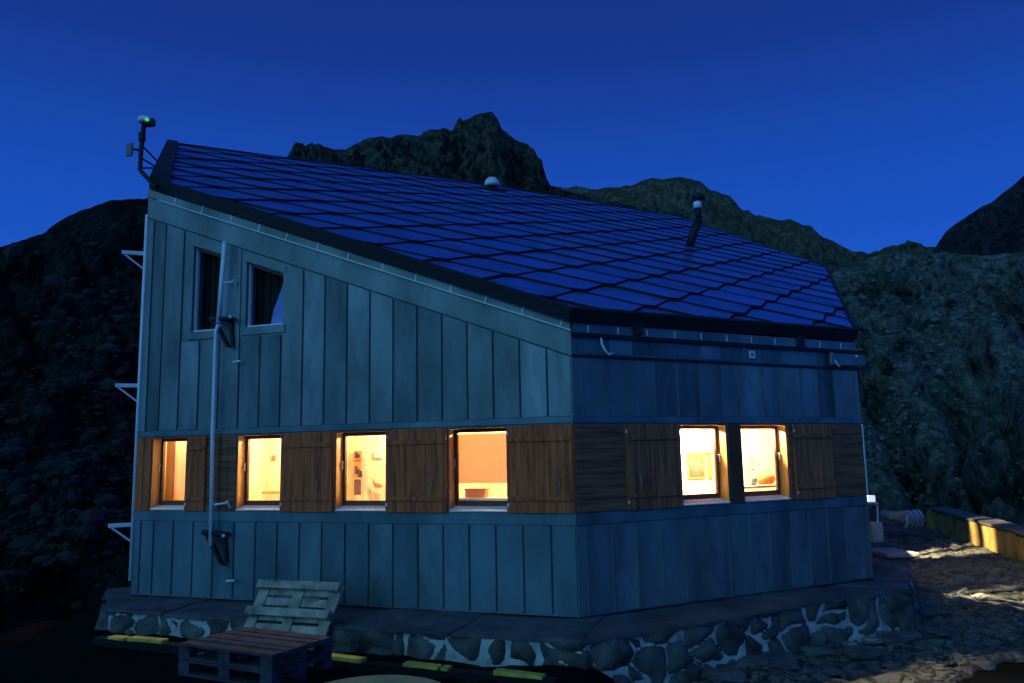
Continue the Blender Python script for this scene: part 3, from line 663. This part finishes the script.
# antenna mast
s0=12.0/FPX
def ap(x,y,Y=12.2): return aty(x,y,Y)
t=thing('antenna_mast','dark bent mast with green-lit camera head and pale antenna panel at the high roof corner','mast',ap(153,187))
m_=MB(); m_.tube([ap(156,187,12.0),ap(152,183),ap(140,170),ap(141,150),ap(144,124)],.036,10); m_.build('pole',M['black'],t,smooth=True)
m_=MB(); m_.tube([ap(142,141),ap(142,133)],.055,10); m_.build('clamp',M['black'],t)
m_=MB(); m_.tube([ap(142.5,146),ap(157,161,12.4)],.014,6); m_.tube([ap(141,158),ap(156,167,12.4)],.014,6); m_.tube([ap(141,168),ap(155,168,12.4)],.014,6); m_.build('stay',M['black'],t)
m_=MB(); m_.blob(ap(145,120),.10,sq=(1.2,1,.7),sub=3,rough=.05); m_.build('camera_head',M['trim'],t,smooth=True)
m_=MB(); m_.tube([ap(146,123),ap(154,122.5)],.07,10); m_.build('hood',M['black'],t)
m_=MB(); m_.blob(ap(147,119.5,12.08),.035,sub=2,rough=0); m_.build('status_light',M['green'],t)
m_=MB(); c=ap(129.6,149.5); m_.box(c,V(.35,.94,0),V(-.94,.35,0),Z,.05,.13,.23); m_.build('antenna_panel',M['palerock'],t,bevel=.03)
m_=MB(); m_.tube([ap(140,150),ap(131,149)],.02,6); m_.build('arm',M['black'],t)
# ------------------------------------------------------------------ ground
def gh(x,y):
    z=-2.95
    # terrace to the right of and beside the hut
    k=max(0,min(1,(x-.2)/1.6)); k=k*k*(3-2*k)
    z+=k*.33
    ks=max(0,min(1,(10.2-y+abs(x-.6)*.35)/2)); 
    # low shelf along the foot of the long side
    dl=(V(x,y,0)-V(C0.x,C0.y,0)).dot(nL)
    du=(V(x,y,0)-V(C0.x,C0.y,0)).dot(wL)
    if dl<2.3 and -.9<du<8.2:
        k2=max(0,min(1,(1.95-dl)/.35))*max(0,min(1,(du+.9)/.5)); zt=-2.30-.0*du; z=z+(zt-z)*k2 if zt>z else z
    # foreground bank, lower right
    if y<8:
        zt=-1.86+(x-2.6)*.085
        w=max(0,min(1,(x-1.2)/1.6))*max(0,min(1,(6.6-y)/1.0)); w=w*w*(3-2*w); z=z+(zt-z)*w if zt>z else z
    # beyond the parapet it drops away
    px=10.6+(y-15.5)*.27
    if x>px+.3: z-=min(9,(x-px-.3)*.8)
    if y>29: z-=min(9,(y-29)*.5)
    if x<-7: z-=min(3,(-7-x)*.3)
    z+=.05*noise.noise(V(x*1.3,y*1.3,0))+.03*noise.noise(V(x*4,y*4,2))
    return z
def grid(name,xs,ys,f,mt,kind='structure'):
    bm=bmesh.new(); vs=[[bm.verts.new((x,y,f(x,y))) for x in xs] for y in ys]
    for j in range(len(ys)-1):
        for i in range(len(xs)-1): bm.faces.new([vs[j][i],vs[j][i+1],vs[j+1][i+1],vs[j+1][i]])
    mb=MB(); mb.bm.free(); mb.bm=bm; o=mb.build(name,mt,smooth=True); tag(o,kind=kind); return o
def lin(a,b,n): return [a+(b-a)*i/n for i in range(n+1)]
xs=lin(-900,-40,10)[:-1]+lin(-40,-12,28)[:-1]+lin(-12,16,186)[:-1]+lin(16,60,44)[:-1]+lin(60,900,10); ys=lin(-60,0,20)[:-1]+lin(0,24,160)[:-1]+lin(24,60,36)[:-1]+lin(60,1200,12)
grid('ground',xs,ys,gh,M['ground'])
# paved path : from the front corner round to the terrace
def ptop(x,y): 
    z=gh(x,y)+.035
    z+=.05*noise.noise(V(x*2.2,y*2.2,5))+.04*noise.noise(V(x*6,y*6,1))+.03*(.5-noise.voronoi(V(x*3,y*3,0))[0][0])
    return z
xs2=lin(.4,14.6,230); ys2=lin(6.4,29,320)
def pz(x,y):
    j=.3*noise.noise(V(x*1.1,y*1.1,7))+.14*noise.noise(V(x*4,y*4,7))
    d=min(10.55+(y-15.5)*.27-x,(y-(8.5+.56*max(0,x-3.1)))+j,x-1.0+j)
    return ptop(x,y)-max(0,min(.5,(.12-d)*.45))
grid('path',xs2,ys2,pz,M['path'])
# parapet
t=thing('parapet_wall','low ochre stone parapet wall lit in patches along the terrace edge','wall',(12,20,-2.6))
bm=bmesh.new(); a=V(10.35,14.6,0); b=V(13.35,26.5,0); d=(b-a).normalized(); nn=V(-d.y,d.x,0); L_=(b-a).length; n=90; prof=[(-.0,-2.95),(.0,-2.02),(-.45,-1.98),(-.45,-4.5)]
prof=[(0,-2.95),(0,-2.7),(0,-2.45),(0,-2.2),(0,-2.02)]+[(-.15,-1.99),(-.3,-1.99),(-.5,-2.02),(-.5,-2.4),(-.5,-3.4)]
rows_=[]
for i in range(n+1):
    p=a+d*(L_*i/n); r=[]
    for o_,z in prof:
        q=p+nn*o_+Z*z; q+=V(noise.noise(q*1.7),noise.noise(q*1.7+V(3,3,3)),.6*noise.noise(q*1.4+V(8,0,0)))*.07; r.append(bm.verts.new(q))
    rows_.append(r)
for i in range(n):
    for j in range(len(prof)-1): bm.faces.new([rows_[i][j],rows_[i+1][j],rows_[i+1][j+1],rows_[i][j+1]])
bm.faces.new(rows_[0]); bm.faces.new(rows_[-1][::-1])
mb=MB(); mb.bm.free(); mb.bm=bm; o=mb.build('wall_face',M['parapet'],t)
mb=MB(); k=0; q=0
while q<L_-.5:
    w=random.uniform(.7,1.1); p=a+d*(q+w/2); 
    mb.box(p+nn*-.24+Z*(-1.945+random.uniform(-.012,.012)),d,nn,Z,w-.02,.62,.07); q+=w
mb.build('coping',M['slab'],t,bevel=.015)
# things at the far end of the terrace
def G(x,y,z=-2.6): return atz(x,y,z)
q=G(888,551,-2.45); t=thing('concrete_slab','pale concrete slab step on the ground past the right end of the hut','slab',q-Z*.15)
mb=MB(); mb.box(q+V(.05,0,-.04),V(1,.1,0).normalized(),V(-.1,1,0).normalized(),Z,.80,1.1,.10); mb.build('slab_top',M['concrete'],t,bevel=.02)
mb=MB(); mb.box(q+V(.05,0,-.16),V(1,.1,0).normalized(),V(-.1,1,0).normalized(),Z,.68,.95,.14); mb.build('slab_base',M['rock'],t,bevel=.02)
yy=24.
def Q_(x,y): return aty(x,y,yy)
t=thing('metal_barrel','blue-grey metal barrel lying at the far end of the terrace','barrel',Q_(912,529))
mb=MB(); c=Q_(911,519); mb.tube([c+V(-.27,-.1,-.0),c+V(.27,.1,0)],.25,20); mb.build('drum',M['barrel'],t,bevel=.02)
mb=MB()
for s_ in(-.26,-.09,.09,.26): mb.tube([c+V(s_-.012,s_*.37,0),c+V(s_+.012,s_*.37,0)],.262,20)
mb.build('hoop',M['pipe'],t)
o=MB().blob(Q_(893,517),.34,(1.2,1,.75),3,.4).build('boulder',M['palerock']); tag(o,'large pale boulder between the hut end and the barrel','boulder')
o=MB().blob(Q_(886,521),.22,(1.3,1,.7),9,.4).build('boulder',M['rock']); tag(o,'smaller grey boulder leaning on the pale boulder beside the barrel','boulder')
o=MB().blob(Q_(895,507),.18,(1.4,1,.6),12,.4).build('boulder',M['rock']); tag(o,'dark flat stone lying on top of the pale boulder by the barrel','boulder')
yy=18.5
t=thing('signal_post','thin bright metal post with a white box lamp by the right end of the hut','post',Q_(878,540))
mb=MB(); mb.tube([Q_(878.5,541),Q_(877.5,513),Q_(877,502)],.022,8); mb.build('post',M['trim'],t)
mb=MB(); c=Q_(871,498.5); mb.box(c,V(1,0,0),V(0,1,0),Z,.15,.12,.14); mb.build('lamp_box',emit('small_lamp',(.70,.9,1),.8),t,bevel=.01)
mb=MB(); mb.box(Q_(872,503.5),V(1,0,0),V(0,1,0),Z,.26,.14,.07); mb.build('bracket',M['barrel'],t,bevel=.01)
t=thing('meter_cabinet','small pale green utility cabinet at the foot of the thin metal post','cabinet',Q_(874,543))
mb=MB(); mb.box(Q_(875.5,532),V(1,0,0),V(0,1,0),Z,.26,.22,.44); mb.build('cabinet_body',M['concrete'],t,bevel=.015)
mb=MB(); mb.box(Q_(875.5,532)-V(0,.115,0),V(1,0,0),V(0,1,0),Z,.20,.012,.36); mb.build('door',M['concrete'],t,bevel=.004)
# yellow bars that paint window-light patches at the foot of the plinth
def light_patch_bar(x0,y0,x1,y1,label,o_=1.5):
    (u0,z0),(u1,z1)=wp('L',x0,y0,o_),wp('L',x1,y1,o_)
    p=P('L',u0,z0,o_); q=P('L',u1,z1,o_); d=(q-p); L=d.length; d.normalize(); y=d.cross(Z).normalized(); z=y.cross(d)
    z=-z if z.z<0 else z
    m=MB(); m.box((p+q)/2+z*.0,d,y,z,L,.13,.05); o=m.build('light_patch_bar',M['timber'],None,bevel=.01)  # 'timber' holds the yellow of painted window light, not wood
    tag(o,label,'light_patch_bar','bars of painted window light along the foot of the stone plinth')
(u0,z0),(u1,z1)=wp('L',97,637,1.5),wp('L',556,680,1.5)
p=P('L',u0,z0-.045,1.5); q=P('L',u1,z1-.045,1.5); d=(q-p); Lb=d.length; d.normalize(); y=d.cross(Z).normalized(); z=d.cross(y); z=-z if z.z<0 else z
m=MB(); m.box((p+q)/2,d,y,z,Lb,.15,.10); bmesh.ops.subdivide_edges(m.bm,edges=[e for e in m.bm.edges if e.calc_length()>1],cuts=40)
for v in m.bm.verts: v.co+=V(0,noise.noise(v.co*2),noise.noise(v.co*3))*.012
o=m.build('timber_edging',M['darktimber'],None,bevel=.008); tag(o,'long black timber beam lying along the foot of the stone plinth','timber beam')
light_patch_bar(111,637.5,127,639,'shortest far-left bar of painted yellow window light by the left end of the plinth')
light_patch_bar(131,638.5,165,641.5,'bar of painted yellow window light, left of the stacked pallets')
light_patch_bar(326,656,364,660.5,'bar of painted yellow window light just right of the leaning pallet')
light_patch_bar(405,664,440,668,'bar of painted yellow window light below the middle of the stone plinth')
light_patch_bar(442.5,668.3,450,669,'tiny bar of painted yellow window light at the right end of the middle bar')
light_patch_bar(495,671.5,544,677.5,'longest bar of painted yellow window light near the front corner of the plinth')
# pallets
def pallet(mt,parent,M0,skids=True):
    # M0 maps local (x along 1.2, y along .8, z up) to world
    out=[]
    def bx(name,parts,mm=mt):
        m=MB()
        for (x0,x1,y0,y1,z0,z1) in parts: m.abox(x0,x1,y0,y1,z0,z1)
        for v in m.bm.verts: v.co=M0@(v.co+V(random.uniform(-1,1),random.uniform(-1,1),random.uniform(-1,1))*.002)
        return m.build(name,M[mm],parent,bevel=.003)
    for k,(y,w) in enumerate(((0.0,.145),(.19,.10),(.3275,.145),(.52,.10),(.655,.145))): bx('deck_board',[(0,1.2,y,y+w,.122,.144)])
    for x in (0,.5275,1.055): bx('cross_board',[(x,x+.145,0,.8,.1,.1215)])
    for x in (0,.5275,1.055):
        for y in (0,.35,.70): bx('block',[(x,x+.145,y,y+.1,.0225,.0995)])
    for y in (0,.35,.70): bx('skid_board',[(0,1.2,y,y+.1,0,.022)])
def frame_m(o,x,y,z): 
    return Matrix(((x.x,y.x,z.x,o.x),(x.y,y.y,z.y,o.y),(x.z,y.z,z.z,o.z),(0,0,0,1)))
# lying stack: two pallets
D=8.0
pfl=aty(179,643,D); 
zt=pfl.z
pfr=atz(271,655,zt); pbr=atz(314,634,zt); pbl=atz(224,625,zt)
x=(pfr-pfl); x.z=0; wx=x.length; x.normalize(); y=Z.cross(x)
sc=1.0
for k,(lb) in enumerate(('upper of the two dark pallets lying stacked on the ground','lower of the two dark pallets lying stacked on the ground')):
    o0=V(pfl.x,pfl.y,zt-.144*(k+1)-.004*k)
    t=thing('wooden_pallet',lb,'pallet',o0,'wooden pallets by the hut')
    M0=frame_m(o0,x,y,Z); pallet('palletdark',t,M0)
# support: ground under the stack is raised to meet it
PST=(pfl+pfr+pbr+pbl)/4; PZ=zt-.144*2-.004
# leaning pallet (its underside faces us)
# foot on the shelf, top against the zinc wall
uT0,zT=wp('L',256,579,.86); uT1,_=wp('L',343,582,.86)
top=P('L',(uT0+uT1)/2,zT,.16)
half=.60
xl=-wL  # rightwards in the view
foot_o=.16+ .42
tp=P('L',(uT0+uT1)/2,zT,.86); ft=P('L',(uT0+uT1)/2+.06,zT-.68,1.28)
yv=(ft-tp).normalized()*-1   # local y up along the pallet
zv=xl.cross(yv).normalized()
M0=frame_m(ft-xl*half,xl,yv,zv)
# skids (local z=0) must face the camera, so z points to the wall
if zv.dot(nL)>0:
    M0=frame_m(ft-xl*half,xl,yv,-zv)
t=thing('wooden_pallet','pale grey pallet leaning upright against the zinc wall behind the stacked pallets','pallet',ft,'wooden pallets by the hut')
pallet('palletwood',t,M0)
# round table
tc_=atz(372,696,-1.95); t=thing('round_table','round pale green garden table in the foreground below the plinth','table',V(tc_.x,tc_.y,-2.68))
mb=MB(); mb.lathe(tc_,[(.60,-.035),(.645,-.03),(.655,-.01),(.645,.0),(.3,.004),(.02,.004)],48); mb.build('tabletop',M['tabletop'],t,smooth=False)
mb=MB(); mb.lathe(tc_-Z*.72,[(.04,0),(.04,.66)],12); mb.build('pedestal',M['black'],t,smooth=True)
for k in range(4):
    a=k*math.pi/2+.4; mb=MB(); mb.tube([tc_-Z*.62,tc_+V(math.cos(a)*.38,math.sin(a)*.38,-.98)],.025,8); mb.build('leg',M['black'],t)
# loose stones by the plinth and along the path
ST=[(655,674,.17,'palerock','pale flat stone below the corner of the plinth'),(612,676,.12,'rock','small dark stone just below the plinth corner'),(705,662,.22,'rock','broad grey stone at the foot of the short side plinth'),(760,660,.38,'rock','widest flat flagstone in front of the short side plinth'),(815,650,.20,'rock','mid grey stone below the short side plinth'),
(838,641,.07,'palerock','small pale pebble near the right part of the plinth'),(850,644,.08,'palerock','pale pebble right of the smallest one by the plinth'),(872,640,.12,'palerock','pale stone just below the right end of the plinth'),(893,640,.16,'rock','grey stone right of the pale stone at the plinth end'),(862,653,.20,'rock','wide low stone on the path below the plinth end'),(915,612,.40,'rock','large slanting slab leaning beyond the right end of the plinth'),(905,636,.18,'rock','rounded stone under the slanting slab at the plinth end'),(935,632,.16,'rock','grey stone on the path to the right of the slanting slab'),(725,675,.2,'rock','dark stone at the front edge of the path'),(680,668,.16,'rock','grey stone between the pale flat stone and the widest flagstone')]
for k,(x_,y_,r_,mt_,lb) in enumerate(ST):
    q=G(x_,y_,-2.55)
    o=MB().blob(q,r_,(1.3,1,.42 if r_<.35 else .3),k*3+1,.35).build('loose_stone',M[mt_]); tag(o,lb,'stone','loose stones along the plinth and path')
# ------------------------------------------------------------------ mountains
def interp(pts,x):
    if x<=pts[0][0]: return pts[0][1]
    for (a,b),(c,d) in zip(pts[:-1],pts[1:]):
        if x<=c: return b+(d-b)*(x-a)/(c-a)
    return pts[-1][1]
def ridge(name,pts,D0,D1,zb,mt,amp,nscale,jag=1.5,step=2.5,rows=90,pw=1.0,gul=0,seed=0,back=.3,blk=0):
    # crest at distance D0 (may vary with px: list), surface comes down towards the viewer to distance D1 and height zb
    x0,x1=pts[0][0],pts[-1][0]; n=int((x1-x0)/step); bm=bmesh.new(); G_=[]
    for i in range(n+1):
        px=x0+(x1-x0)*i/n; d0=interp(D0,px) if isinstance(D0,list) else D0; d1=interp(D1,px) if isinstance(D1,list) else D1
        py=interp(pts,px)+jag*(noise.fractal(V(px*.07,seed,0),1,2,5))
        # azimuth of this column
        c=ray(px,py); c=c*(d0/math.hypot(c.x,c.y)); az=V(c.x,c.y,0).normalized()
        col=[]
        for j in range(-8,rows+1):
            if j<0: t=-j/8; h=d0*(1+back*t); z=c.z-(c.z-zb)*t*.8
            else:
                t=j/rows; h=d0+(d1-d0)*t; z=zb+(c.z-zb)*((1-t)**pw)
            p=az*h+Z*z
            w=min(1,abs(t)*9) if j>=0 else 1
            q=p/nscale+V(seed*3.3,seed,0)
            r=noise.ridged_multi_fractal(q,1.0,2.1,7,1.0,2.0)-1.1
            f=noise.fractal(q*2.3,.8,2.1,6)
            dz=amp*(r*.6+f*.7)
            if gul: dz-=gul*amp*(1-abs(noise.noise(V(px*.016-t*2.6,seed,t*1.2)+V(0,0,.25*f)))*2)**3
            if blk: dz+=blk*amp*(noise.voronoi(p/(nscale*.22)+V(.3,.3,.3)*f)[0][0]-.4)+.4*blk*amp*(noise.voronoi(p/(nscale*.08))[0][0]-.4)
            nrm=(V(-az.x,-az.y,.45)).normalized()
            p+=nrm*(dz*w)
            col.append(bm.verts.new(p))
        G_.append(col)
    for i in range(n):
        for j in range(len(G_[0])-1): bm.faces.new([G_[i][j],G_[i+1][j],G_[i+1][j+1],G_[i][j+1]])
    mb=MB(); mb.bm.free(); mb.bm=bm
    o=mb.build(name,M[mt],smooth=False); tag(o,kind='structure'); return o
far=[(500,188),(548,187),(575,187),(600,189),(628,186),(640,181),(662,178),(685,178),(700,181),(712,190),(730,196),(742,210),(755,215),(770,218),(790,220),(810,227),(830,240),(850,250),(868,254),(880,250),(886,247),(893,244),(905,246),(915,246),(925,251),(940,249),(960,252),(1010,262),(1120,270),(1300,250)]
ridge('far_mountain',far,620,330,40,'mt_far',20,80,2.6,2.2,90,1.0,.5,3)
peak=[(120,205),(200,190),(260,163),(290,158),(303,152),(318,147),(332,148),(345,150),(358,143),(366,138),(385,137),(405,135),(420,136),(430,129),(445,128),(452,131),(457,120),(461,117),(463,122),(470,118),(480,113),(492,112),(497,118),(502,129),(508,134),(516,140),(527,143),(534,152),(543,168),(548,184),(560,190),(600,197),(660,215),(720,235),(800,262)]
ridge('rocky_peak',peak,330,170,10,'mt_peak',15,36,2.2,1.6,110,.9,.4,8,blk=.15)
slope=[(560,260),(700,255),(780,268),(830,290),(870,262),(900,258),(930,262),(960,268),(1000,280),(1080,280),(1300,270)]
slope=[(640,262),(760,262),(840,266),(870,258),(895,250),(920,254),(945,252),(980,256),(1024,252),(1100,240),(1400,200)]
ridge('mountain_slope',slope,400,130,-12,'mt_slope',17,50,1.2,2.0,230,1.25,1.8,5,blk=.10)
rr=[(928,262),(934,250),(938,243),(945,233),(953,226),(962,219),(972,213),(983,206),(990,203),(1003,193),(1012,186),(1024,176),(1060,150),(1120,120),(1250,90),(1400,110)]
ridge('rock_ridge',rr,560,450,10,'mt_right',14,60,1.0,2.0,80,.8,.4,11)
left=[(-420,190),(-250,230),(-100,250),(-30,252),(0,247),(22,240),(45,233),(50,228),(62,219),(80,211),(95,206),(112,200),(130,199),(150,199),(200,196),(280,205),(380,240)]
ridge('left_hillside',left,70,[(-400,28),(0,30),(110,32),(400,34)],-5.5,'mt_left',2.2,11,1.5,2.2,190,1.15,.5,21,blk=.55)
# loose rock lying on slopes and on the path
ICO=bmesh.new(); bmesh.ops.create_icosphere(ICO,subdivisions=1,radius=1); ICV=[v.co.copy() for v in ICO.verts]; ICF=[[v.index for v in f.verts] for f in ICO.faces]; ICO.free()
def scatter(name,src,n,size,mt,seed,test,clump=0,flat=.6,fade=None):
    R_=random.Random(seed); me=src.data; P_=me.polygons; vs=[];fs=[]; k=0; tries=0
    while k<n and tries<n*30:
        tries+=1; f=P_[R_.randrange(len(P_))]; c=f.center
        if not test(c): continue
        if clump and noise.noise(c*clump+V(seed,0,0))<R_.uniform(-.15,.5): continue
        if fade and R_.random()>fade(c): continue
        r=size(c)*math.exp(R_.gauss(0,.55)); M3=Matrix.Rotation(R_.uniform(0,6.3),3,'Z')@Matrix.Rotation(R_.uniform(-.5,.5),3,'X'); sx,sy,sz=R_.uniform(.8,1.5),R_.uniform(.7,1.1),R_.uniform(.4,.9)*flat/.6
        b=len(vs); c=c+V(R_.uniform(-1,1),R_.uniform(-1,1),0)*r*.5
        for v in ICV:
            q=V(v.x*sx,v.y*sy,v.z*sz)*R_.uniform(.80,1.12); vs.append(c+M3@q*r)
        fs+= [[b+i for i in f_] for f_ in ICF]; k+=1
    me=bpy.data.meshes.new(name); me.from_pydata(vs,[],fs); me.materials.append(M[mt]); o=bpy.data.objects.new(name,me); COL.objects.link(o)
    return tag(o,kind='stuff')
OB=bpy.data.objects
def fy(c,ya,yb):
    y=341.5-FPX*c.dot(UP)/max(1,c.dot(FW)); return max(0,min(1,(y-ya)/(yb-ya)))**1.5
def vis(c,x0,x1,y0,y1):
    d=c.dot(FW)
    if d<1: return False
    x=512+FPX*c.dot(RX)/d; y=341.5-FPX*c.dot(UP)/d; return x0<x<x1 and y0<y<y1
o=scatter('scree',OB['mountain_slope'],5200,lambda c:.0016*c.length,'screerock',4,lambda c:vis(c,700,1200,255,560),.022,fade=lambda c:.12+.88*fy(c,270,370))
tag(o,'broken grey scree scattered over the mountain slope behind the hut','scree')
o=scatter('boulder_field',OB['left_hillside'],3600,lambda c:.0034*c.length,'hillrock',9,lambda c:vis(c,-200,320,215,640),.10,fade=lambda c:.06+.94*fy(c,250,480))
tag(o,'dark boulders covering the steep hillside left of the hut','boulders')
o=scatter('gravel',OB['path'],5200,lambda c:.022,'gravel',5,lambda c:c.x>1.2 and c.y<24 and pz(c.x,c.y)>gh(c.x,c.y)+.0,.9,.5)
tag(o,'small loose gravel and chippings strewn over the path','gravel')
# ------------------------------------------------------------------ sky and light
w=bpy.data.worlds.new('World'); S.world=w; w.use_nodes=True; nt=w.node_tree; N=nt.nodes; L=nt.links
bg=N['Background']; tc=N.new('ShaderNodeTexCoord'); sx=N.new('ShaderNodeSeparateXYZ'); L.new(tc.outputs['Generated'],sx.inputs[0])
rp=N.new('ShaderNodeValToRGB'); e=rp.color_ramp.elements
e[0].position=0; e[0].color=(.012,.115,.66,1)
for pos,c in((.20,(.011,.098,.58)),(.34,(.009,.068,.44)),(.46,(.008,.040,.27)),(.60,(.008,.030,.20))):
    k=e.new(pos); k.color=(*c,1)
e[-1].position=1; e[-1].color=(.004,.026,.20,1)
L.new(sx.outputs['Z'],rp.inputs['Fac'])
dt=N.new('ShaderNodeVectorMath'); dt.operation='DOT_PRODUCT'; dt.inputs[1].default_value=V(-.62,-.72,.30).normalized(); L.new(tc.outputs['Generated'],dt.inputs[0])
mr=N.new('ShaderNodeMapRange'); mr.inputs['From Min'].default_value=.2; mr.inputs['From Max'].default_value=1; mr.interpolation_type='SMOOTHSTEP'; L.new(dt.outputs['Value'],mr.inputs['Value'])
mx=N.new('ShaderNodeMixRGB'); mx.blend_type='ADD'; mx.inputs[2].default_value=(.09,.22,.19,1); L.new(mr.outputs[0],mx.inputs[0]); L.new(rp.outputs[0],mx.inputs[1])
L.new(mx.outputs[0],bg.inputs[0]); bg.inputs[1].default_value=1.0
sd=bpy.data.lights.new('twilight','SUN'); sd.energy=.27; sd.angle=rad(20); sd.color=(.15,.75,1)
so=bpy.data.objects.new('twilight',sd); COL.objects.link(so); so.rotation_euler=(V(.54,.80,-.38)).to_track_quat('-Z','Y').to_euler()
S.view_settings.view_transform='Standard'; S.view_settings.look='None'; S.view_settings.exposure=0; S.view_settings.gamma=1
S.render.engine='CYCLES'; S.render.resolution_x=1024; S.render.resolution_y=683
S.cycles.max_bounces=6; S.cycles.transparent_max_bounces=10; S.cycles.sample_clamp_indirect=4
